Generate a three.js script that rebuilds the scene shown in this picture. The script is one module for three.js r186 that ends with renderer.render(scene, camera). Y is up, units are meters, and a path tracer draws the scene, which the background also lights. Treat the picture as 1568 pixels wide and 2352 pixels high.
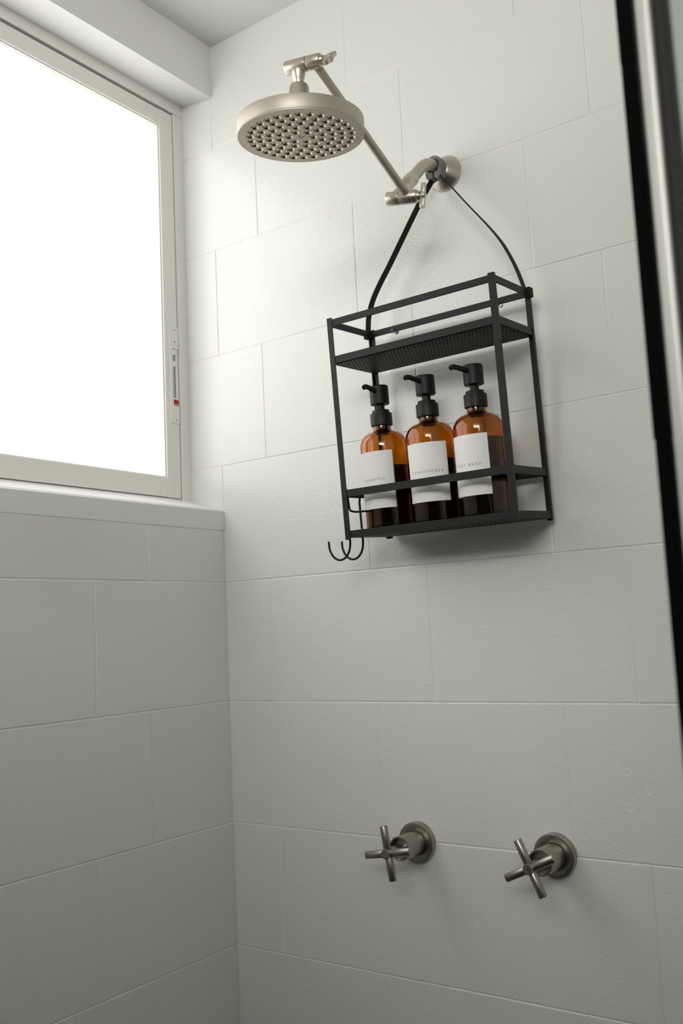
import * as THREE from 'three';
import { RoundedBoxGeometry } from 'three/addons/geometries/RoundedBoxGeometry.js';
import { mergeGeometries, toCreasedNormals } from 'three/addons/utils/BufferGeometryUtils.js';
import { RectAreaLightUniformsLib } from 'three/addons/lights/RectAreaLightUniformsLib.js';

// ------------------------------------------------------------------ camera, sky, light, exposure
const scene = new THREE.Scene();
const camera = new THREE.PerspectiveCamera(56.0, 1568 / 2352, 0.02, 30);
camera.rotation.order = 'YXZ';
camera.position.set(1.1269, 1.4087, 1.2260);
camera.rotation.set(0.1228, 0.6209, -0.0464);
camera.focus = 1.33;
camera.userData.fStop = 7.0;
scene.background = new THREE.Color().setRGB(0.8, 0.82, 0.84);

RectAreaLightUniformsLib.init();
const WIN = { z0: 0.058, z1: 1.33, y0: 1.687, y1: 2.3386 };
const daylight = new THREE.RectAreaLight(new THREE.Color(1.0, 0.99, 0.972), 0.98, WIN.z1 - WIN.z0, WIN.y1 - WIN.y0);
daylight.position.set(-0.0835, (WIN.y0 + WIN.y1) / 2, (WIN.z0 + WIN.z1) / 2);
daylight.lookAt(10, daylight.position.y, daylight.position.z);
daylight.name = 'window_daylight';
scene.add(daylight);
// a second frosted window, high in the wall behind the camera, fills the room
const WIN2 = { x0: 0.82, x1: 2.0, y0: 2.06, y1: 2.45 };
const daylight2 = new THREE.RectAreaLight(new THREE.Color(1.0, 0.99, 0.972), 14.0, WIN2.x1 - WIN2.x0, WIN2.y1 - WIN2.y0);
daylight2.position.set((WIN2.x0 + WIN2.x1) / 2, (WIN2.y0 + WIN2.y1) / 2, 2.485);
daylight2.lookAt(daylight2.position.x, daylight2.position.y, -10);
daylight2.name = 'high_window_daylight';
scene.add(daylight2);

const renderer = new THREE.WebGLRenderer({ antialias: true });
renderer.toneMapping = THREE.LinearToneMapping;
renderer.toneMappingExposure = 1.06;
renderer.shadowMap.enabled = true;

// ------------------------------------------------------------------ helpers
let seed = 7;
const rnd = () => { seed = (seed * 1664525 + 1013904223) >>> 0; return seed / 4294967296; };
const V = (x, y, z) => new THREE.Vector3(x, y, z);
const used = new Map();
function numbered(name, parent) {
  const key = (parent === scene ? '' : parent.uuid) + name, n = used.get(key) || 0;
  used.set(key, n + 1);
  return n ? name + '_' + String(n).padStart(3, '0') : name;
}
function obj(name, geo, mat, parent = scene) {
  const g = Array.isArray(geo) ? mergeGeometries(geo.map(plain)) : geo;
  const m = new THREE.Mesh(g, mat);
  m.name = numbered(name, parent); m.castShadow = m.receiveShadow = true;
  parent.add(m);
  return m;
}
function plain(g) {                       // attributes alike, so that pieces of one part can be joined
  const o = g.index ? g.toNonIndexed() : g;
  for (const k of Object.keys(o.attributes)) if (!['position', 'normal', 'uv'].includes(k)) o.deleteAttribute(k);
  if (!o.attributes.uv) o.setAttribute('uv', new THREE.BufferAttribute(new Float32Array(o.attributes.position.count * 2), 2));
  return o;
}
function group(name, parent = scene) {
  const o = new THREE.Group(); o.name = numbered(name, parent); parent.add(o); return o;
}
function tag(o, label, category, grp) { Object.assign(o.userData, { label, category }); if (grp) o.userData.group = grp; return o; }
function struct(o) { o.userData.kind = 'structure'; return o; }
function box(x0, x1, y0, y1, z0, z1, r = 0, seg = 2) {
  const w = x1 - x0, h = y1 - y0, d = z1 - z0;
  const g = r ? new RoundedBoxGeometry(w, h, d, seg, Math.min(r, w / 2.01, h / 2.01, d / 2.01)) : new THREE.BoxGeometry(w, h, d);
  return g.translate((x0 + x1) / 2, (y0 + y1) / 2, (z0 + z1) / 2);
}
function lathe(pts, seg = 48, crease = 0.6) { // pts [r, y]
  return creased(new THREE.LatheGeometry(pts.map(p => new THREE.Vector2(Math.max(p[0], 0), p[1])), seg), crease);
}
function rod(a, b, r, seg = 32, ch = 0) {     // a bar with chamfered ends from a to b
  const len = a.distanceTo(b), c = ch || r * 0.12;
  const g = lathe([[0, 0], [r - c, 0], [r - c * 0.3, c * 0.3], [r, c], [r, len - c], [r - c * 0.3, len - c * 0.3], [r - c, len], [0, len]], seg);
  return along(g, a, b);
}
function along(g, a, b) {                     // turns +y towards b and puts the origin at a
  const q = new THREE.Quaternion().setFromUnitVectors(V(0, 1, 0), b.clone().sub(a).normalize());
  return g.applyQuaternion(q).translate(a.x, a.y, a.z);
}
function tube(pts, r, seg = 64, rs = 12, tension = 0.5) {
  const c = new THREE.CatmullRomCurve3(pts, false, 'centripetal', tension);
  const g = new THREE.TubeGeometry(c, seg, r, rs, false);
  const caps = [[pts[0], pts[0].clone().sub(pts[1])], [pts.at(-1), pts.at(-1).clone().sub(pts.at(-2))]].map(([p, d]) => along(new THREE.SphereGeometry(r, rs, 6, 0, 6.2832, 0, Math.PI / 2), p, p.clone().add(d)));
  return mergeGeometries([g, ...caps].map(plain));
}
function creased(g, a) { return toCreasedNormals(g.scale(1000, 1000, 1000), a).scale(0.001, 0.001, 0.001); }   // its vertex grid is 1 cm, so work in millimetres
function extrude(pts, depth, bevel = 0, seg = 2) {
  const s = pts instanceof THREE.Shape ? pts : new THREE.Shape(pts.map(p => new THREE.Vector2(p[0], p[1])));
  return new THREE.ExtrudeGeometry(s, { depth, bevelEnabled: bevel > 0, bevelThickness: bevel, bevelSize: bevel, bevelOffset: -bevel, bevelSegments: seg, curveSegments: 16 });
}

// ------------------------------------------------------------------ textures
function valueNoise(N, cells) {               // periodic, smooth, in 0..1
  const g = new Float32Array(cells * cells).map(rnd), out = new Float32Array(N * N);
  for (let y = 0; y < N; y++) {
    const fy = y / N * cells, iy = Math.floor(fy), ty = fy - iy, sy = ty * ty * (3 - 2 * ty), r0 = (iy % cells) * cells, r1 = ((iy + 1) % cells) * cells;
    for (let x = 0; x < N; x++) {
      const fx = x / N * cells, ix = Math.floor(fx), tx = fx - ix, sx = tx * tx * (3 - 2 * tx), c0 = ix % cells, c1 = (ix + 1) % cells;
      out[y * N + x] = (g[r0 + c0] * (1 - sx) + g[r0 + c1] * sx) * (1 - sy) + (g[r1 + c0] * (1 - sx) + g[r1 + c1] * sx) * sy;
    }
  }
  return out;
}
function noiseTexture(N, octaves) {           // octaves: [cells, weight]
  const sum = new Float32Array(N * N);
  for (const [c, w] of octaves) { const n = valueNoise(N, c); for (let i = 0; i < sum.length; i++) sum[i] += w * n[i]; }
  let lo = 1e9, hi = -1e9;
  for (const v of sum) { if (v < lo) lo = v; if (v > hi) hi = v; }
  const d = new Uint8Array(N * N * 4);
  for (let i = 0; i < sum.length; i++) { const v = Math.round((sum[i] - lo) / (hi - lo) * 255); d[4 * i] = d[4 * i + 1] = d[4 * i + 2] = v; d[4 * i + 3] = 255; }
  const t = new THREE.DataTexture(d, N, N);
  t.wrapS = t.wrapT = THREE.RepeatWrapping; t.magFilter = THREE.LinearFilter; t.minFilter = THREE.LinearMipmapLinearFilter; t.generateMipmaps = true; t.needsUpdate = true;
  return t;
}
const stipple = noiseTexture(1024, [[330, 0.9], [210, 1.0], [120, 0.6], [40, 0.25], [13, 0.5], [5, 0.9]]);   // one repeat is 0.6 m of wall
stipple.repeat.set(1 / 0.6, 1 / 0.6);
const brushedTex = (() => {                   // fine lines along u for turned metal
  const N = 512, d = new Uint8Array(N * N * 4);
  for (let y = 0; y < N; y++) { const base = rnd(); for (let x = 0; x < N; x++) { const v = Math.round(255 * (0.75 * base + 0.25 * rnd())); const i = 4 * (y * N + x); d[i] = d[i + 1] = d[i + 2] = v; d[i + 3] = 255; } }
  const t = new THREE.DataTexture(d, N, N); t.wrapS = t.wrapT = THREE.RepeatWrapping; t.magFilter = THREE.LinearFilter; t.needsUpdate = true; return t;
})();

// ------------------------------------------------------------------ materials
const std = (o) => new THREE.MeshStandardMaterial(o);
const phy = (o) => new THREE.MeshPhysicalMaterial(o);
const lin = (r, g, b) => new THREE.Color().setRGB(r, g, b);
const M = {
  paint: std({ color: lin(0.705, 0.705, 0.674), roughness: 0.22, bumpMap: stipple, bumpScale: 0.00045 }),
  plaster: std({ color: lin(0.74, 0.738, 0.704), roughness: 0.75, bumpMap: stipple, bumpScale: 0.0002 }),
  filler: std({ color: lin(0.705, 0.705, 0.674), roughness: 0.5 }),
  grout: std({ color: lin(0.74, 0.735, 0.69), roughness: 0.7 }),
  room: std({ color: lin(0.82, 0.81, 0.76), roughness: 0.8 }),
  roomGrey: std({ color: lin(0.24, 0.235, 0.21), roughness: 0.8 }),
  dado: std({ color: lin(0.07, 0.068, 0.06), roughness: 0.6 }),
  floor: std({ color: lin(0.07, 0.07, 0.06), roughness: 0.6 }),
  alu: std({ color: lin(0.78, 0.775, 0.735), roughness: 0.45, metalness: 0.0 }),
  gasket: std({ color: lin(0.70, 0.69, 0.64), roughness: 0.8 }),
  darkGap: std({ color: lin(0.03, 0.03, 0.028), roughness: 0.9 }),
  pane: std({ color: lin(0.85, 0.86, 0.85), roughness: 0.6, emissive: lin(1.0, 0.99, 0.965), emissiveIntensity: 1.06 }),
  pane2: std({ color: lin(0.85, 0.86, 0.85), roughness: 0.6, emissive: lin(1.0, 0.99, 0.965), emissiveIntensity: 0.8 }),
  recess: std({ color: lin(0.42, 0.42, 0.40), roughness: 0.5 }),
  red: phy({ color: lin(0.46, 0.022, 0.008), roughness: 0.6, specularIntensity: 0.4 }),
  nickel: std({ color: lin(0.56, 0.51, 0.44), roughness: 0.34, metalness: 1, roughnessMap: null, bumpMap: brushedTex, bumpScale: 0.00001 }),
  nickelMatt: std({ color: lin(0.50, 0.455, 0.385), roughness: 0.5, metalness: 0.75 }),
  nozzle: std({ color: lin(0.48, 0.42, 0.34), roughness: 0.28, metalness: 1 }),
  engraved: std({ color: lin(0.05, 0.045, 0.035), roughness: 0.7 }),
  tap: std({ color: lin(0.35, 0.33, 0.285), roughness: 0.33, metalness: 1, bumpMap: brushedTex, bumpScale: 0.00001 }),
  black: phy({ color: lin(0.006, 0.0058, 0.0046), roughness: 0.5, specularIntensity: 0.65 }),
  blackMatt: phy({ color: lin(0.005, 0.0048, 0.0042), roughness: 0.5, specularIntensity: 0.65 }),
  strap: phy({ color: lin(0.005, 0.0048, 0.004), roughness: 0.7, specularIntensity: 0.5 }),
  seal: phy({ color: lin(0.0015, 0.0015, 0.0015), roughness: 0.9, specularIntensity: 0.15 }),
  rubberGrey: std({ color: lin(0.15, 0.15, 0.135), roughness: 0.6 }),
  clear: phy({ color: 0xffffff, roughness: 0.12, transmission: 1, thickness: 0.004, ior: 1.42 }),
  screenGlass: phy({ color: lin(0.85, 0.875, 0.855), roughness: 0.02, transmission: 1, thickness: 0, ior: 1.5 }),
  chrome: std({ color: lin(0.46, 0.45, 0.43), roughness: 0.45, metalness: 0.6 }),
  bronze: phy({ color: lin(0.010, 0.009, 0.007), roughness: 0.6, specularIntensity: 0.5 }),
  amber: phy({ color: 0xffffff, roughness: 0.02, transmission: 1, thickness: 0.0022, ior: 1.5, attenuationColor: lin(0.76, 0.40, 0.03), attenuationDistance: 0.0024 }),
  liquid: phy({ color: 0xffffff, roughness: 0.05, transmission: 1, thickness: 0.06, ior: 1.02, attenuationColor: lin(0.10, 0.045, 0.012), attenuationDistance: 0.03 }),
  tubeClear: phy({ color: lin(0.9, 0.9, 0.88), roughness: 0.2, transmission: 0.6, thickness: 0.001, ior: 1.45 }),
};

// ------------------------------------------------------------------ room shell
const ROOM = { x1: 2.05, z1: 2.5, top: 2.484 };
const rows = [0.107, 0.307, 0.507, 0.707, 0.9069, 1.1019, 1.3, 1.5, 1.7026, 1.9011, 2.0948, 2.2863, 2.484];   // joint heights

function tileGeo(w, h, u0, v0, t = 0.004, b = 0.0014, d = 0.0010) {   // a tile with an eased edge; face at z = 0, centred; uv in metres
  const rings = [[0, -t], [0, -d], [b * 0.45, -d * 0.35], [b, 0]];
  const pos = [], uv = [], idx = [], add = (x, y, z) => { pos.push(x, y, z); uv.push(u0 + x, v0 + y); return pos.length / 3 - 1; };
  const ring = ([i, z]) => [[-1, -1], [1, -1], [1, 1], [-1, 1]].map(([a, c]) => add(a * (w / 2 - i), c * (h / 2 - i), z));
  for (let k = 0; k < 3; k++) {
    const A = ring(rings[k]), B = ring(rings[k + 1]);
    for (let j = 0; j < 4; j++) { const n = (j + 1) % 4; idx.push(A[j], A[n], B[n], A[j], B[n], B[j]); }
  }
  const C = ring(rings[3]); idx.push(C[0], C[1], C[2], C[0], C[2], C[3]);
  const g = new THREE.BufferGeometry();
  g.setAttribute('position', new THREE.Float32BufferAttribute(pos, 3)); g.setAttribute('uv', new THREE.Float32BufferAttribute(uv, 2)); g.setIndex(idx);
  return creased(g, 0.1);
}
function layTiles(parent, place, s0, s1, y0, y1, offset, u) { // one course; s runs along the wall
  const w = 0.3, gap = 0.0004;
  for (let a = offset - w * Math.ceil((offset - s0) / w); a < s1; a += w) {
    const l = Math.max(a, s0), r = Math.min(a + w, s1);
    if (r - l < 0.012) continue;
    const m = obj('tile', tileGeo(r - l - 2 * gap, y1 - y0 - 2 * gap, (l + r) / 2 + u, (y0 + y1) / 2), M.paint, parent);
    place(m, (l + r) / 2, (y0 + y1) / 2, (rnd() - 0.5) * 0.0004, (rnd() - 0.5) * 0.0016, (rnd() - 0.5) * 0.0022);
  }
}
// back wall: it runs on into the window recess, as far as the window frame
const wallBack = struct(obj('wall_back', box(-0.3, ROOM.x1 + 0.15, -0.1, ROOM.top + 0.1, -0.15, -0.0009), M.grout));
for (let i = 0; i < rows.length - 1; i++)
  layTiles(wallBack, (m, s, y, d, a, b) => { m.position.set(s, y, d); m.rotation.set(a, b, 0); }, -0.082, ROOM.x1, rows[i], rows[i + 1], i % 2 ? 0 : 0.1, 0);
for (const [x, y] of [[0.6773, 1.2126], [0.7034, 1.1914], [0.6775, 1.1684]]) {   // filled screw holes
  const g = lathe([[0.0066, -0.0003], [0.0056, -0.00005], [0.0047, 0.0000], [0.0040, -0.0002], [0, -0.0002]], 24, 1.2).rotateX(Math.PI / 2);
  const m = obj('filled_hole', g, M.filler, wallBack); m.position.set(x, y, 0.0003); m.rotation.z = rnd() * 6;
}
// left wall, round the window opening
const wallLeft = struct(obj('wall_left', [
  box(-0.22, -0.0009, -0.1, 1.60, -0.05, ROOM.z1 + 0.15),
  box(-0.22, -0.0009, 1.60, ROOM.top + 0.1, 1.39, ROOM.z1 + 0.15),
], M.grout));
for (let i = 0; i < 7; i++)
  layTiles(wallLeft, (m, s, y, d, a, b) => { m.position.set(d, y, s); m.rotation.set(0, Math.PI / 2 + b, a); }, 0.0, ROOM.z1, rows[i], rows[i + 1], i % 2 ? 0.178 : 0.284, 3);
layTiles(wallLeft, (m, s, y, d, a, b) => { m.position.set(d, y, s); m.rotation.set(0, Math.PI / 2, 0); }, 0.0, 1.39, rows[7], 1.6222, 0.177, 3);
// plastered lintel over the window with its slightly rising soffit
const lintel = extrude([[0.002, 2.384], [0.002, 2.60], [-0.22, 2.60], [-0.22, 2.398], [-0.075, 2.3945]], 2.4, 0.003, 3).translate(0, 0, -0.1);
struct(obj('trim_1', lintel, M.plaster));
// sloping sill under the window
struct(obj('trim_2', extrude([[0.0008, 1.6225], [-0.003, 1.6262], [-0.092, 1.6545], [-0.22, 1.6545], [-0.22, 1.59], [0.0008, 1.59]], 2.3, 0.0008, 2).translate(0, 0, -0.1), M.plaster));
struct(obj('ceiling', box(-0.3, ROOM.x1 + 0.15, ROOM.top, ROOM.top + 0.15, -0.15, ROOM.z1 + 0.15), M.plaster));
struct(obj('floor', box(-0.3, ROOM.x1 + 0.15, -0.15, 0, -0.15, ROOM.z1 + 0.15), M.floor));
for (const [y0, y1, m] of [[-0.05, 1.15, M.dado], [1.15, ROOM.top + 0.05, M.room]]) {     // the rest of the bathroom: dark below, white above
  struct(obj('wall_right', box(ROOM.x1, ROOM.x1 + 0.15, y0, y1, -0.1, ROOM.z1 + 0.15), m));
  struct(obj('wall_front', box(-0.3, ROOM.x1 + 0.15, y0, y1, ROOM.z1, ROOM.z1 + 0.15), m === M.room ? M.roomGrey : m));
}

// ------------------------------------------------------------------ window with frosted pane
{
  const w = struct(group('window_1')); w.position.set(-0.075, 1.65, 0);
  const P = (name, geo, mat, parent = w) => { const gs = (Array.isArray(geo) ? geo : [geo]).map(g => g.translate(0.075, -1.65, 0)); return obj(name, gs, mat, parent); };
  const X = -0.075;
  // fixed frame
  P('frame_jamb', box(X - 0.06, X + 0.001, 1.64, 2.372, -0.02, 0.0232, 0.001), M.alu);
  P('frame_jamb', box(X - 0.06, X + 0.001, 1.64, 2.372, 1.365, 1.4, 0.001), M.alu);
  P('frame_head', box(X - 0.06, X + 0.001, 2.3725, 2.41, -0.02, 1.4, 0.001), M.alu);
  P('frame_track', box(X - 0.08, X - 0.002, 1.60, 1.651, -0.02, 1.4, 0.001), M.alu);
  P('frame_backing', [box(X - 0.05, X - 0.022, 1.63, 2.40, -0.02, 0.05), box(X - 0.05, X - 0.022, 2.35, 2.40, -0.02, 1.4)], M.darkGap);
  // sliding sash
  P('sash_stile', box(X - 0.02, X - 0.0008, 1.652, 2.3685, 0.0255, 0.0575, 0.0008), M.alu);
  P('sash_stile', box(X - 0.02, X - 0.0008, 1.652, 2.3685, 1.33, 1.362, 0.0008), M.alu);
  P('sash_stile', box(X - 0.02, X - 0.0008, 1.652, 2.3685, 0.645, 0.690, 0.0008), M.alu);
  P('sash_rail', box(X - 0.02, X - 0.0014, 2.3386, 2.368, 0.0578, 1.3297, 0.0008), M.alu);
  P('sash_rail', box(X - 0.02, X - 0.0014, 1.6525, 1.687, 0.0578, 1.3297, 0.0008), M.alu);
  P('gasket', [box(X - 0.014, X - 0.0035, 1.687, 2.3386, 0.0576, 0.0600, 0.0006), box(X - 0.014, X - 0.0045, 2.3362, 2.3388, 0.06, 1.33, 0.0006), box(X - 0.014, X - 0.0045, 1.6868, 1.6892, 0.06, 1.33, 0.0006)], M.gasket);
  P('pane', box(X - 0.0145, X - 0.0105, 1.68, 2.345, 0.05, 1.34), M.pane);
  // latch let into the stile
  const latch = P('latch', [
    box(X - 0.004, X + 0.0012, 1.7855, 1.9600, 0.0405, 0.0472, 0.0004),
    box(X - 0.004, X + 0.0011, 1.9215, 1.9600, 0.0252, 0.0406, 0.0004),
    box(X - 0.004, X + 0.0011, 1.7855, 1.8315, 0.0262, 0.0406, 0.0004),
  ], M.alu);
  P('latch_recess', box(X - 0.008, X - 0.0006, 1.830, 1.923, 0.034, 0.0408), M.recess, latch);
  P('latch_slot', box(X - 0.004, X - 0.0004, 1.832, 1.919, 0.0332, 0.0344), M.darkGap, latch);
  const lug = (y, h, w2) => extrude([[0, 0], [w2, 0], [w2, -h * 0.4], [w2 * 0.35, -h], [0, -h]], 0.003, 0.0004).rotateY(Math.PI / 2).translate(X - 0.002, y, 0.0408);
  P('thumb_lug', lug(1.9195, 0.010, 0.0125), M.alu, latch);
  P('thumb_lug', lug(1.8985, 0.011, 0.0105), M.alu, latch);
  P('red_marker', box(X + 0.0008, X + 0.0016, 1.8202, 1.8282, 0.0285, 0.0402), M.red, latch);
  P('red_marker_edge', box(X + 0.0008, X + 0.0014, 1.8178, 1.8188, 0.0270, 0.0402), M.darkGap, latch);
  for (const [y, z, big] of [[1.9555, 0.0345, 1], [1.9335, 0.0350, 0], [1.7915, 0.0345, 1]]) {
    if (big) P('screw_head', along(lathe([[0.0013, 0], [0.0026, 0], [0.0027, 0.0005], [0.0013, 0.0007], [0.0013, 0]], 20), V(X + 0.0008, y, z), V(X + 1, y, z)), M.alu, latch);
    P('screw_hole', rod(V(X + 0.0002, y, z), V(X + 0.0015, y, z), 0.0013, 16), M.darkGap, latch);
  }
}

// a dividing wall behind the camera, lower than the room
struct(obj('wall_middle', box(0.25, ROOM.x1 + 0.02, -0.05, 1.84, 1.75, 1.85, 0.004), M.dado));
{ // the high window, out of the picture
  const w = struct(group('window_2')); w.position.set(1.41, 2.04, ROOM.z1); w.rotation.y = Math.PI;
  const h = 0.59;
  for (const [x0, x1, y0, y1] of [[-h - 0.03, h + 0.03, -0.01, 0.02], [-h - 0.03, h + 0.03, 0.41, 0.435], [-h - 0.03, -h, 0.02, 0.41], [h, h + 0.03, 0.02, 0.41], [-0.015, 0.015, 0.02, 0.41]])
    obj('frame_bar', box(x0, x1, y0, y1, -0.01, 0.012, 0.002), M.alu, w);
  obj('pane', box(-h, h, 0.02, 0.41, 0.001, 0.006), M.pane2, w);
}

// ------------------------------------------------------------------ shower fixture
const A1 = (() => { const t = 12 * Math.PI / 180; return V(Math.cos(t), -Math.sin(t) * 0.7071, -Math.sin(t) * 0.7071); })();
const A2 = (() => { const t = 9 * Math.PI / 180; return V(Math.cos(t), -Math.sin(t) * 0.7071, -Math.sin(t) * 0.7071); })();
const FL = V(0.4708, 2.0841, 0), C1 = V(0.4708, 1.9923, 0.1507), HEAD = V(0.460, 2.0069, 0.3418), U = V(0.4868, 2.0922, 0.3455);
function knobGeo(a, at, spin, len) {          // a two-winged knob across the axis a
  const s = new THREE.Shape();
  const n = len / 2;
  [[-0.0028, 0.0042], [-0.0030, n * 0.8], [-0.0020, n], [0.0020, n], [0.0030, n * 0.8], [0.0028, 0.0042], [0.0050, 0.0018], [0.0050, -0.0018], [0.0028, -0.0042], [0.0036, -n * 0.8], [0.0026, -n], [-0.0026, -n], [-0.0036, -n * 0.8], [-0.0028, -0.0042], [-0.0050, -0.0018], [-0.0050, 0.0018]].forEach(([x, y], i) => i ? s.lineTo(x, y) : s.moveTo(x, y));
  const g = creased(extrude(s, 0.0042, 0.0011, 3), 0.7).rotateZ(spin);
  const hub = lathe([[0, -0.004], [0.0042, -0.004], [0.0042, 0.0052], [0.0030, 0.0064], [0, 0.0068]], 32).rotateX(Math.PI / 2);
  const m = mergeGeometries([g, hub].map(plain));
  return m.applyQuaternion(new THREE.Quaternion().setFromUnitVectors(V(0, 0, 1), a)).translate(at.x, at.y, at.z);
}
{
  const t = group('overhead_shower'); t.position.copy(FL);
  tag(t, 'round brushed nickel shower head on a jointed adjustable arm coming out of the back wall', 'shower head');
  const P = (name, geo, mat, parent = t, o = FL) => obj(name, (Array.isArray(geo) ? geo : [geo]).map(g => g.translate(-o.x, -o.y, -o.z)), mat, parent);
  P('flange', along(lathe([[0, 0], [0.0272, 0], [0.0276, 0.0012], [0.0270, 0.0030], [0.0245, 0.0070], [0.0205, 0.0125], [0.0160, 0.0180], [0.0125, 0.0205], [0.0095, 0.0212], [0.0083, 0.0205]], 64, 0.9), FL.clone(), FL.clone().add(V(0, 0, 1))), M.nickel);
  P('supply_pipe', tube([V(0.4708, 2.0841, -0.01), V(0.4708, 2.0841, 0.018), V(0.4708, 2.0838, 0.036), V(0.4708, 2.0795, 0.053), V(0.4708, 2.0690, 0.069), V(0.4708, 2.0545, 0.0845), V(0.4708, 2.0390, 0.1005)], 0.0084, 60, 32), M.nickelMatt);
  const pd = C1.clone().sub(V(0.4708, 2.0390, 0.1005)).normalize(), ps = V(0.4708, 2.0400, 0.0995);
  const Lc = ps.distanceTo(C1);
  P('collar', along(lathe([[0, 0], [0.0098, 0], [0.0104, 0.0007], [0.0104, 0.0110], [0.0098, 0.0118], [0.0098, 0.0126], [0.0104, 0.0134], [0.0104, 0.0215], [0.0092, 0.0270], [0.0078, 0.0330], [0.0074, Lc]], 48), ps, C1), M.nickel);
  P('pivot_fixed_half', rod(C1.clone().addScaledVector(A1, -0.0100), C1.clone().addScaledVector(A1, 0.0085), 0.0094, 48, 0.0006), M.nickel);
  P('pivot_turning_half', along(lathe([[0, 0], [0.0088, 0], [0.0094, 0.0007], [0.0094, 0.0235], [0.0080, 0.0262], [0.0066, 0.0268], [0.0060, 0.0300], [0, 0.0300]], 48), C1.clone().addScaledVector(A1, 0.0087), C1.clone().addScaledVector(A1, 1)), M.nickel);
  P('wing_knob', knobGeo(A1, C1.clone().addScaledVector(A1, 0.0405), -0.12, 0.034), M.nickel);
  const armA = C1.clone().addScaledVector(A1, 0.0215);
  P('arm', rod(armA, U, 0.0056, 32), M.nickelMatt);
  P('pivot_turning_half', along(lathe([[0, 0], [0.0082, 0], [0.0088, 0.0007], [0.0088, 0.0165], [0.0078, 0.0185], [0.0060, 0.0190], [0.0050, 0.0230], [0, 0.0230]], 48), U.clone().addScaledVector(A2, -0.0085), U.clone().addScaledVector(A2, 1)), M.nickel);
  P('pivot_fixed_half', rod(U.clone().addScaledVector(A2, -0.0385), U.clone().addScaledVector(A2, -0.0090), 0.0088, 48, 0.0006), M.nickel);
  P('wing_knob', knobGeo(A2, U.clone().addScaledVector(A2, 0.0205), -0.85, 0.030), M.nickel);
  // the head, its own axis leaning a little
  const q = new THREE.Quaternion().setFromEuler(new THREE.Euler(0.0679, 0, -0.0582, 'YXZ'));
  const up = V(0, 1, 0).applyQuaternion(q);
  const H = (g) => g.applyQuaternion(q).translate(...HEAD);
  P('ball_nut', H(lathe([[0, 0.018], [0.0135, 0.018], [0.0135, 0.026], [0.0122, 0.028], [0.0122, 0.0605], [0.0108, 0.0640], [0.0085, 0.0652], [0.0050, 0.0655]], 48)), M.nickel);
  P('neck', H(lathe([[0.0056, 0.0640], [0.0057, 0.0675], [0.0064, 0.0705], [0.0078, 0.0745], [0.0086, 0.0800], [0.0084, 0.0880], [0, 0.0920]], 40, 1.2)), M.nickel);
  const body = P('head_body', H(lathe([[0, 0.0050], [0.0758, 0.0050], [0.0762, 0.0016], [0.0768, 0.0013], [0.0772, 0.0015], [0.0774, 0.0020], [0.0774, 0.0178], [0.0771, 0.0187], [0.0760, 0.0193], [0.050, 0.0205], [0.0200, 0.0225], [0.0138, 0.026], [0, 0.026]], 96, 0.42)), M.nickelMatt);
  // face plate with 90 funnel holes, in rings of 6, 12, 18, 24 and 30
  const circle = (x, y, r, n, w) => Array.from({ length: n }, (_, k) => new THREE.Vector2(x + r * Math.cos(w * k / n * 6.283185), y + r * Math.sin(w * k / n * 6.283185)));
  const face = new THREE.Shape(circle(0, 0, 0.0770, 160, 1));
  const RH = 0.0051, spots = [];
  [[6, 0.0146, 0.35], [12, 0.0268, 0.1], [18, 0.0388, 0.22], [24, 0.0503, 0.05], [30, 0.0618, 0.12]].forEach(([n, r, ph]) => { for (let k = 0; k < n; k++) spots.push([r * Math.cos(ph + k / n * 6.28319), r * Math.sin(ph + k / n * 6.28319)]); });
  for (const [x, y] of spots) { face.holes.push(new THREE.Path(circle(x, y, RH, 24, -1))); }
  const plate = new THREE.ExtrudeGeometry(face, { depth: 0.0012, bevelEnabled: false, curveSegments: 18 });
  P('face_plate', H(plate.rotateX(Math.PI / 2).translate(0, 0.0013, 0)), M.nickelMatt, body, V(0, 0, 0)).position.set(0, 0, 0);
  const cup = lathe([[0, 0.0017], [0.0004, 0.0016], [0.0006, 0.0007], [0.0012, 0.0008], [0.0021, 0.0014], [0.0026, 0.0026], [0.0030, 0.0034], [0.0035, 0.0030], [RH - 0.0004, 0.0007], [RH - 0.0001, 0.0002], [RH + 0.0003, 0.0002]], 24, 0.9);
  const nozzleGeo = cup.applyQuaternion(q);
  for (const [x, y] of spots) { const m = obj('nozzle', nozzleGeo, M.nozzle, body); const p = V(x, 0, y).applyQuaternion(q).add(HEAD).sub(FL); m.position.copy(p); }
  const mk = (x0, z0, x1, z1, w) => H(box(-0.5 * Math.hypot(x1 - x0, z1 - z0), 0.5 * Math.hypot(x1 - x0, z1 - z0), -0.0001, 0.0003, -w / 2, w / 2).rotateY(-Math.atan2(z1 - z0, x1 - x0)).translate((x0 + x1) / 2, 0, (z0 + z1) / 2));
  const logo = P('engraved_mark', [mk(-0.003, -0.0028, 0.0056, -0.0002, 0.0009), mk(-0.0045, 0.0002, -0.0025, 0.0012, 0.0008), mk(-0.0012, 0.0022, 0.0006, 0.0032, 0.0008), mk(0.0014, 0.0028, 0.0024, 0.0040, 0.0007)], M.engraved, body);
  body.children[0].position.copy(V(-FL.x, -FL.y, -FL.z));
}

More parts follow.
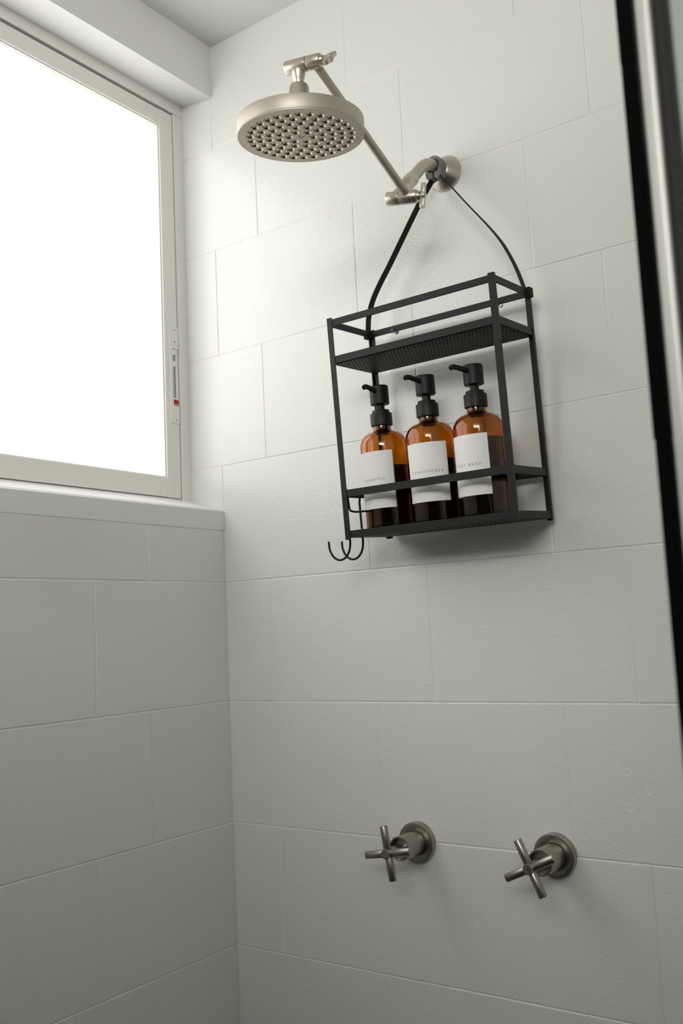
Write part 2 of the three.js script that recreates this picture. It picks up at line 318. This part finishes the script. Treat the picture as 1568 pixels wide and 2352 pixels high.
// ------------------------------------------------------------------ hanging caddy
const CW = 0.2666, CH = 0.3188, CD = 0.1103;
const caddyTurn = new THREE.Euler(0.0654, -0.0053, 0.0012, 'YXZ');
const caddyAt = V(0, -CH / 2, 0).applyEuler(caddyTurn).add(V(0.4756, 1.7025, 0.0231));
function perforated(x0, x1, y, z0, z1, th, pitch, r) {          // a sheet of staggered round holes, cell by cell
  const pos = [], nor = [], quad = (a, b, c, d) => { const e = b.clone().sub(a).cross(c.clone().sub(a)).normalize(); for (const p of [a, b, c, a, c, d]) { pos.push(p.x, p.y, p.z); nor.push(e.x, e.y, e.z); } };
  const nz = Math.round((z1 - z0) / pitch), pz = (z1 - z0) / nz, nx = Math.round((x1 - x0) / pitch), px = (x1 - x0) / nx, K = 8;
  for (let j = 0; j < nz; j++) for (let i = 0; i < nx; i++) {
    const cx = x0 + (i + 0.5 + (j % 2 ? 0.2 : -0.2)) * px, cz = z0 + (j + 0.5) * pz;
    const lx = x0 + i * px, rx = lx + px, bz = z0 + j * pz, tz = bz + pz, mx = lx + px / 2, mz = bz + pz / 2;
    const border = [[rx, mz], [rx, tz], [mx, tz], [lx, tz], [lx, mz], [lx, bz], [mx, bz], [rx, bz]];
    const ring = border.map((_, k) => [Math.min(Math.max(cx + r * Math.cos(k / K * 6.28319), lx + 0.0002), rx - 0.0002), cz + r * Math.sin(k / K * 6.28319)]);
    for (let k = 0; k < K; k++) {
      const n = (k + 1) % K, at = ([x, z], h) => V(x, y + h, z);
      quad(at(border[k], 0), at(border[n], 0), at(ring[n], 0), at(ring[k], 0));
      quad(at(ring[k], th), at(ring[n], th), at(border[n], th), at(border[k], th));
      quad(at(ring[k], 0), at(ring[n], 0), at(ring[n], th), at(ring[k], th));
    }
  }
  const g = new THREE.BufferGeometry();
  g.setAttribute('position', new THREE.Float32BufferAttribute(pos, 3)); g.setAttribute('normal', new THREE.Float32BufferAttribute(nor, 3));
  return g;
}
function band(pts, w, th, twist = 0) {                                       // a flat strap, its width along z
  const c = new THREE.CatmullRomCurve3(pts, false, 'centripetal'), n = 60, pos = [], idx = [];
  for (let i = 0; i <= n; i++) {
    const p = c.getPoint(i / n), t = c.getTangent(i / n), nx = -t.y, ny = t.x, L = Math.hypot(nx, ny) || 1;
    const an = twist * Math.max(0, 1 - 1.5 * i / n), cs = Math.cos(an), sn = Math.sin(an);
    for (const [a, b] of [[1, 1], [1, -1], [-1, -1], [-1, 1]]) { const o = a * th / 2 * cs + b * w / 2 * sn, d = b * w / 2 * cs - a * th / 2 * sn; pos.push(p.x + o * nx / L, p.y + o * ny / L, p.z + d); }
  }
  for (let i = 0; i < n; i++) for (let k = 0; k < 4; k++) { const a = i * 4 + k, b = i * 4 + (k + 1) % 4, d = a + 4, e = b + 4; idx.push(a, b, e, a, e, d); }
  idx.push(0, 2, 1, 0, 3, 2); const z = n * 4; idx.push(z, z + 1, z + 2, z, z + 2, z + 3);
  const g = new THREE.BufferGeometry(); g.setAttribute('position', new THREE.Float32BufferAttribute(pos, 3)); g.setIndex(idx);
  return creased(g, 0.6);
}
const caddy = group('shower_caddy'); caddy.position.copy(caddyAt); caddy.rotation.copy(caddyTurn); caddy.updateMatrixWorld(true);
const local = (v) => caddy.worldToLocal(v.clone());
tag(caddy, 'black metal two-tier shower caddy hung by a strap from the shower pipe against the tiles', 'shower caddy');
{
  const P = (name, geo, mat = M.black, parent = caddy) => obj(name, geo, mat, parent);
  const W2 = CW / 2, a = 0.0086, b = 0.0052, th = 0.0014;
  for (const sx of [-1, 1]) for (const sz of [0, 1]) {             // angle posts
    const X = sx * W2, Z = sz ? CD : 0, i = sz ? -1 : 1;
    const pts = [[X, Z], [X - sx * a, Z], [X - sx * a, Z + i * th], [X - sx * th, Z + i * th], [X - sx * th, Z + i * b], [X, Z + i * b]].map(([x, z]) => [x, -z]);
    if (THREE.ShapeUtils.area(pts.map(p => new THREE.Vector2(...p))) < 0) pts.reverse();
    P('post', extrude(pts, CH - 0.0006, 0.0003, 1).rotateX(-Math.PI / 2));
  }
  const hoop = (y0, y1, names) => {                                 // four flat rails round the frame
    const e = 0.0016, t2 = 0.0026;
    P(names + '_rail', box(-W2 + e, W2 - e, y0, y1, CD - th - t2, CD - th * 0.6, 0.0004), M.black);
    P(names + '_rail', box(-W2 + e, W2 - e, y0, y1, th * 0.6, th + t2, 0.0004), M.black);
    P(names + '_rail', box(-W2 + th * 0.6, -W2 + th + t2, y0, y1, e, CD - e, 0.0004), M.black);
    P(names + '_rail', box(W2 - th - t2, W2 - th * 0.6, y0, y1, e, CD - e, 0.0004), M.black);
  };
  hoop(0.3068, 0.3160, 'frame'); hoop(0.2520, 0.2625, 'shelf'); hoop(0.0598, 0.0702, 'guard'); hoop(0.0024, 0.0122, 'frame');
  for (const y of [0.2512, 0.0022]) { const m = P('perforated_shelf', perforated(-W2 + 0.003, W2 - 0.003, y, 0.003, CD - 0.003, 0.0016, 0.0056, 0.0020)); m.userData.kind = 'stuff'; }
  for (const [x, y, z] of [[-0.0891, 0.3085, 0], [0.0843, 0.3080, 0], [0.0868, 0.0640, 0], [-0.0891, 0.0640, 0]])   // clear bumpers pressed through the back rails
    P('bumper', lathe([[0, -0.0060], [0.0040, -0.0056], [0.0036, -0.0030], [0.0026, -0.0010], [0.0028, 0.0035], [0.0036, 0.0048], [0.0034, 0.0060], [0, 0.0068]], 28, 0.9).rotateX(Math.PI / 2).translate(x, y, 0.0), M.clear);
  // strap: two black bands from the grey clamp on the pipe to the back corners
  const left = [[0.4655, 2.0665, 0.0305], [0.4622, 2.0580, 0.0335], [0.4540, 2.0460, 0.036], [0.4340, 2.0175, 0.0375], [0.4088, 1.9820, 0.038], [0.3857, 1.9500, 0.038], [0.3688, 1.9280, 0.038], [0.3540, 1.9050, 0.038], [0.3450, 1.8800, 0.038], [0.3425, 1.8556, 0.038]];
  const right = [[0.4800, 2.0665, 0.0300], [0.487, 2.0568, 0.0315], [0.4974, 2.0434, 0.0335], [0.5222, 2.0088, 0.036], [0.5393, 1.9857, 0.037], [0.5536, 1.9662, 0.038], [0.5659, 1.9479, 0.038], [0.576, 1.9304, 0.038], [0.5891, 1.901, 0.038], [0.5967, 1.879, 0.038], [0.6023, 1.859, 0.038]];
  for (const [pts, tw] of [[left, 0], [right, 0.15]]) P('strap', band(pts.map(p => local(V(...p))), 0.0122, 0.0013, tw), M.strap);
  for (const s of [-1, 1]) P('strap_clip', box(s * W2 - 0.0042, s * W2 + 0.0042, 0.3045, 0.3180, 0.0005, 0.0125, 0.0012), M.strap);
  // grey clamp round the pipe
  const ring = new THREE.Shape(); ring.absarc(0, 0, 0.0150, -0.85, Math.PI + 0.85, false); ring.absarc(0, 0, 0.0099, Math.PI + 0.85, -0.85, true);
  const cl = [extrude(ring, 0.013, 0.0012, 3).translate(0, 0, 0)];
  for (const s of [-1, 1]) cl.push(extrude([[s * 0.0012, -0.0104], [s * 0.0086, -0.0080], [s * 0.0140, -0.0085], [s * 0.0125, -0.0165], [s * 0.0085, -0.0205], [s * 0.0012, -0.0190]].slice()[s > 0 ? 'reverse' : 'slice'](), 0.013, 0.001, 3));
  const g = mergeGeometries(cl.map(plain)).translate(0.4708, 2.0838, 0.0230).applyMatrix4(caddy.matrixWorld.clone().invert());
  P('strap_clamp', g, M.rubberGrey);
}
// two wire hooks slid on the left guard rail
for (const [z, label] of [[0.1035, 'thin black wire hook at the front left corner of the caddy, nearest the room'], [0.0715, 'thin black wire hook behind the front one, on the left rail of the caddy']]) {
  const h = group('wire_hook'); h.position.copy(V(-0.131, 0.0, z).applyMatrix4(caddy.matrixWorld)); h.rotation.copy(caddyTurn);
  tag(h, label, 'hook', 'wire hooks on the caddy');
  const pts = [[-0.0375, -0.0010], [-0.0368, -0.0110], [-0.0315, -0.0215], [-0.0225, -0.0272], [-0.0130, -0.0262], [-0.0045, -0.0190], [-0.0005, -0.0085], [0.0002, 0.0040], [0.0000, 0.0250], [-0.0002, 0.0540]];
  obj('hook_wire', tube(pts.map(([x, y]) => V(x + 0.0005, y, 0)), 0.00165, 80, 10), M.blackMatt, h);
  obj('hook_top', tube([[-0.0002, 0.0530], [0.0010, 0.0600], [0.0016, 0.0690], [0.0002, 0.0722], [-0.0014, 0.0726], [-0.0030, 0.0705], [-0.0032, 0.0650]].map(([x, y]) => V(x + 0.0005, y, 0)), 0.00165, 30, 10), M.blackMatt, h);
  if (z > 0.1) obj('link_wire', tube([[0.0030, 0.0615, 0.0], [0.0032, 0.0490, -0.001], [0.0040, 0.0415, -0.002], [0.0075, 0.0390, -0.006], [0.0200, 0.0385, -0.018], [0.0260, 0.0385, -0.024]].map(p => V(...p)), 0.0015, 40, 10), M.blackMatt, h);
}

// ------------------------------------------------------------------ three pump bottles on the lower shelf
function labelTexture(title) {
  const W = 1024, H = 1360, c = document.createElement('canvas'); c.width = W; c.height = H;
  const x = c.getContext('2d'); x.fillStyle = '#e8e7e3'; x.fillRect(0, 0, W, H);
  const k = W / 0.0615;                                            // pixels per metre
  const put = (s, y, size, width, colour) => {
    x.font = `${Math.round(size * k * 1.38)}px sans-serif`; x.fillStyle = colour; x.textBaseline = 'alphabetic'; x.textAlign = 'left';
    const ws = [...s].map(ch => x.measureText(ch).width), sum = ws.reduce((p, q) => p + q, 0), gap = (width * k - sum) / (s.length - 1);
    let at = W / 2 - width * k / 2;
    [...s].forEach((ch, i) => { x.fillText(ch, at, y * H); at += ws[i] + gap; });
  };
  put(title, 0.515, 0.0036, title.length > 9 ? 0.046 : title.length > 8 ? 0.040 : 0.035, '#3a3833');
  x.fillStyle = '#4a4843'; x.fillRect(W / 2 - 0.0100 * k, 0.735 * H, 0.0200 * k, 5);
  put('ESSENTIALS', 0.835, 0.0024, 0.0285, '#45433e');
  const t = new THREE.CanvasTexture(c); t.colorSpace = THREE.SRGBColorSpace; t.anisotropy = 8; return t;
}
const R = 0.0345, Y0 = 0.0046;                                     // glass radius; height of the shelf's top
const outer = [[0, Y0 + 0.0014], [0.022, Y0 + 0.0012], [0.0265, Y0], [0.0300, Y0 + 0.0006], [0.0330, Y0 + 0.0030], [0.0344, Y0 + 0.0075], [R, Y0 + 0.012], [R, 0.128], [0.0342, 0.1330], [0.0330, 0.1378], [0.0308, 0.1424], [0.0275, 0.1463], [0.0232, 0.1490], [0.0185, 0.1506], [0.0152, 0.1518], [0.0136, 0.1535], [0.0130, 0.1560], [0.0130, 0.1640]];
const wall = 0.0023;
const inner = [[0.0107, 0.1640], [0.0107, 0.1550], [0.0116, 0.1520], [0.0140, 0.1500], [0.0178, 0.1486], [0.0225, 0.1470], [0.0262, 0.1446], [0.0290, 0.1410], [0.0308, 0.1370], [0.0319, 0.1325], [R - wall, 0.1278], [R - wall, Y0 + 0.012], [0.0315, Y0 + 0.0075], [0.0295, Y0 + 0.0050], [0.025, Y0 + 0.0040], [0, Y0 + 0.0044]];
const bottleGeo = creased(new THREE.LatheGeometry([...outer, ...inner].map(p => new THREE.Vector2(...p)), 96), 0.9);
function innerRadius(y) { for (let i = inner.length - 1; i > 0; i--) { const [r1, y1] = inner[i], [r0, y0] = inner[i - 1]; if (y >= y1 && y <= y0) return r1 + (r0 - r1) * (y - y1) / (y0 - y1); } return R - wall; }
function liquidGeo(level) {
  const g = 0.00025, pts = [[0, Y0 + 0.0048], [0.0248, Y0 + 0.0044], [0.0292, Y0 + 0.0054], [0.0312, Y0 + 0.0079], [R - wall - g, Y0 + 0.0125]];
  if (level > 0.1278) pts.push([R - wall - g, 0.1276]);
  const r = innerRadius(level) - g; pts.push([r, level - 0.0003], [r - 0.0006, level], [0, level]);
  return creased(new THREE.LatheGeometry(pts.map(p => new THREE.Vector2(...p)), 96), 0.9);
}
function labelGeo() {                                              // curved paper with front, back and edges
  const r0 = R + 0.00005, r1 = R + 0.00022, half = 52 * Math.PI / 180, y0 = 0.0397, y1 = 0.1208, n = 48, pos = [], uv = [], idx = [];
  for (let i = 0; i <= n; i++) { const t = -half + 2 * half * i / n, s = Math.sin(t), c = Math.cos(t); for (const [r, y] of [[r1, y0], [r1, y1], [r0, y1], [r0, y0]]) { pos.push(r * s, y, r * c); uv.push(i / n, y === y1 ? 1 : 0); } }
  for (let i = 0; i < n; i++) for (let k = 0; k < 4; k++) { const a = i * 4 + k, b = i * 4 + (k + 1) % 4; idx.push(a, a + 4, b + 4, a, b + 4, b); }
  const g = new THREE.BufferGeometry(); g.setAttribute('position', new THREE.Float32BufferAttribute(pos, 3)); g.setAttribute('uv', new THREE.Float32BufferAttribute(uv, 2)); g.setIndex(idx);
  return creased(g, 0.5);
}
const labelShape = labelGeo();
const collarGeo = (() => {
  const g = lathe([[0.0100, 0.1602], [0.0152, 0.1602], [0.0158, 0.1608], [0.0158, 0.1772], [0.0154, 0.1780], [0.0128, 0.1782], [0.0126, 0.1820], [0.0120, 0.1828], [0.0062, 0.1828]], 64);
  return g;
})();
const insertGeo = lathe([[0, 0.1490], [0.0090, 0.1490], [0.0102, 0.1500], [0.0102, 0.1640], [0, 0.1640]], 40);
const stemGeo = lathe([[0.0062, 0.1815], [0.0062, 0.1920], [0, 0.1920]], 32);
const headGeo = lathe([[0, 0.1912], [0.0130, 0.1912], [0.0137, 0.1918], [0.0137, 0.2165], [0.0134, 0.2178], [0.0126, 0.2185], [0, 0.2187]], 64);
function nozzleGeoPump() {
  const c = new THREE.CatmullRomCurve3([V(0, 0.2095, 0.0095), V(0, 0.2110, 0.020), V(0, 0.2125, 0.033), V(0, 0.2125, 0.0405), V(0, 0.2112, 0.0445)]);
  const g = new THREE.TubeGeometry(c, 30, 0.0035, 20, false), p = g.attributes.position, at = V(0, 0, 0);
  const cap = along(lathe([[0, 0.0], [0.0017, 0.0], [0.0018, 0.0014], [0.0030, 0.0014], [0.0035, 0.0008], [0.0035, 0]], 20), V(0, 0.2112, 0.0442), V(0, 0.2112 - 0.010, 0.0442 + 0.030));
  return mergeGeometries([g, cap].map(plain));
}
const pumpNozzle = nozzleGeoPump();
for (const [x, title, level, face, spout, label] of [
  [-0.0910, 'SHAMPOO', 0.1000, -1, 6, 'amber glass pump bottle labelled SHAMPOO, at the left end of the caddy shelf'],
  [-0.0135, 'CONDITIONER', 0.0985, 15, -5, 'amber glass pump bottle labelled CONDITIONER, in the middle of the caddy shelf'],
  [0.0625, 'BODY WASH', 0.1165, -7, -12, 'amber glass pump bottle labelled BODY WASH, at the right end of the caddy shelf'],
]) {
  const t = group('pump_bottle'); t.position.copy(V(x, 0, 0.055).applyMatrix4(caddy.matrixWorld)); t.rotation.copy(caddyTurn);
  tag(t, label, 'bottle', 'pump bottles in the caddy');
  obj('glass_bottle', bottleGeo, M.amber, t);
  obj('liquid', liquidGeo(level), M.liquid, t);
  obj('dip_tube', tube([V(0, 0.168, 0), V(0.001, 0.12, 0.001), V(0.006, 0.06, 0.003), V(0.014, 0.013, 0.006)], 0.0026, 40, 14), M.tubeClear, t);
  obj('collar', collarGeo, M.blackMatt, t); obj('pump_stem', stemGeo, M.blackMatt, t);
  obj('pump_insert', insertGeo, M.blackMatt, t);
  const head = obj('pump_head', headGeo, M.blackMatt, t); head.rotation.y = spout * Math.PI / 180;
  obj('spout', pumpNozzle, M.blackMatt, head);
  const paper = obj('label', labelShape, std({ color: 0xffffff, map: labelTexture(title), roughness: 0.65 }), t); paper.rotation.y = face * Math.PI / 180;
}

// ------------------------------------------------------------------ two cross-handle taps
for (const [x, y, turn, label] of [
  [0.3605, 1.1015, 9, 'brushed metal cross-handle tap with nearly upright cross, nearer the corner'],
  [0.5730, 1.1030, 24.5, 'brushed metal cross-handle tap with tilted cross, farther from the corner'],
]) {
  const t = group('tap'); t.position.set(x, y, 0); tag(t, label, 'tap', 'shower taps');
  const fl = obj('flange', lathe([[0, 0], [0.0280, 0], [0.0286, 0.0006], [0.0286, 0.0088], [0.0282, 0.0096], [0.0272, 0.0100], [0.0180, 0.0100], [0.0172, 0.0096]], 72).rotateX(Math.PI / 2), M.tap, t);
  obj('barrel', lathe([[0.0168, 0.0070], [0.0168, 0.0525], [0.0165, 0.0531], [0.0148, 0.0531], [0.0144, 0.0526], [0.0143, 0.0440], [0.0, 0.0440]], 64).rotateX(Math.PI / 2), M.tap, t);
  obj('spindle', lathe([[0.0062, 0.0430], [0.0062, 0.0620], [0.0072, 0.0640], [0.0072, 0.0700], [0, 0.0700]], 40).rotateX(Math.PI / 2), M.tap, t);
  const hub = obj('hub', lathe([[0, 0.0690], [0.0066, 0.0690], [0.0066, 0.0895], [0.0062, 0.0903], [0, 0.0905]], 40).rotateX(Math.PI / 2), M.tap, t);
  for (let k = 0; k < 4; k++) {
    const an = (turn + 90 * k) * Math.PI / 180;
    obj('cross_arm', rod(V(0.003 * Math.cos(an), 0.003 * Math.sin(an), 0.0815), V(0.0368 * Math.cos(an), 0.0368 * Math.sin(an), 0.0815), 0.0054, 32, 0.0006), M.tap, t);
  }
  const marks = [];
  for (let k = 0; k < 7; k++) { const an = (turn > 20 ? 100 : 2) - k * 3.1; marks.push(box(-0.0006, 0.0006, -0.0011, 0.0011, 0.0098, 0.0102).translate(0, 0.0236, 0).rotateZ((an - 90) * Math.PI / 180)); }
  obj('engraved_mark', marks, M.engraved, t);
}

// ------------------------------------------------------------------ shower screen at the right edge
{
  const t = group('shower_screen'); t.position.set(0.9695, 0, 0.70);
  tag(t, 'glass sliding shower screen with black edge seal and pale metal stile, at right', 'shower screen');
  obj('glass_panel', box(0.0035, 0.72, 0.02, 2.12, -0.003, 0.003), M.screenGlass, t);
  for (const [y0, y1, l] of [[0.0, 1.504, -0.0037], [1.504, 1.7236, -0.0043], [1.7236, 2.13, -0.0046]]) obj('edge_seal', box(l, 0.0042, y0, y1, -0.005, 0.005, 0.001), M.seal, t);
  // edge of the sliding door in front of the panel: a pale aluminium stile with a dark seal along it
  const st = obj('door_stile', box(0.0288, 0.0350, 0.02, 2.12, 0.062, 0.078, 0.0024, 4), M.chrome, t);
  obj('stile_seal', box(0.0350, 0.0412, 0.02, 2.12, 0.063, 0.077, 0.002, 4), M.bronze, st);
  obj('door_glass', box(0.0412, 0.70, 0.02, 2.12, 0.067, 0.073), M.screenGlass, t);
}
renderer.render(scene, camera);
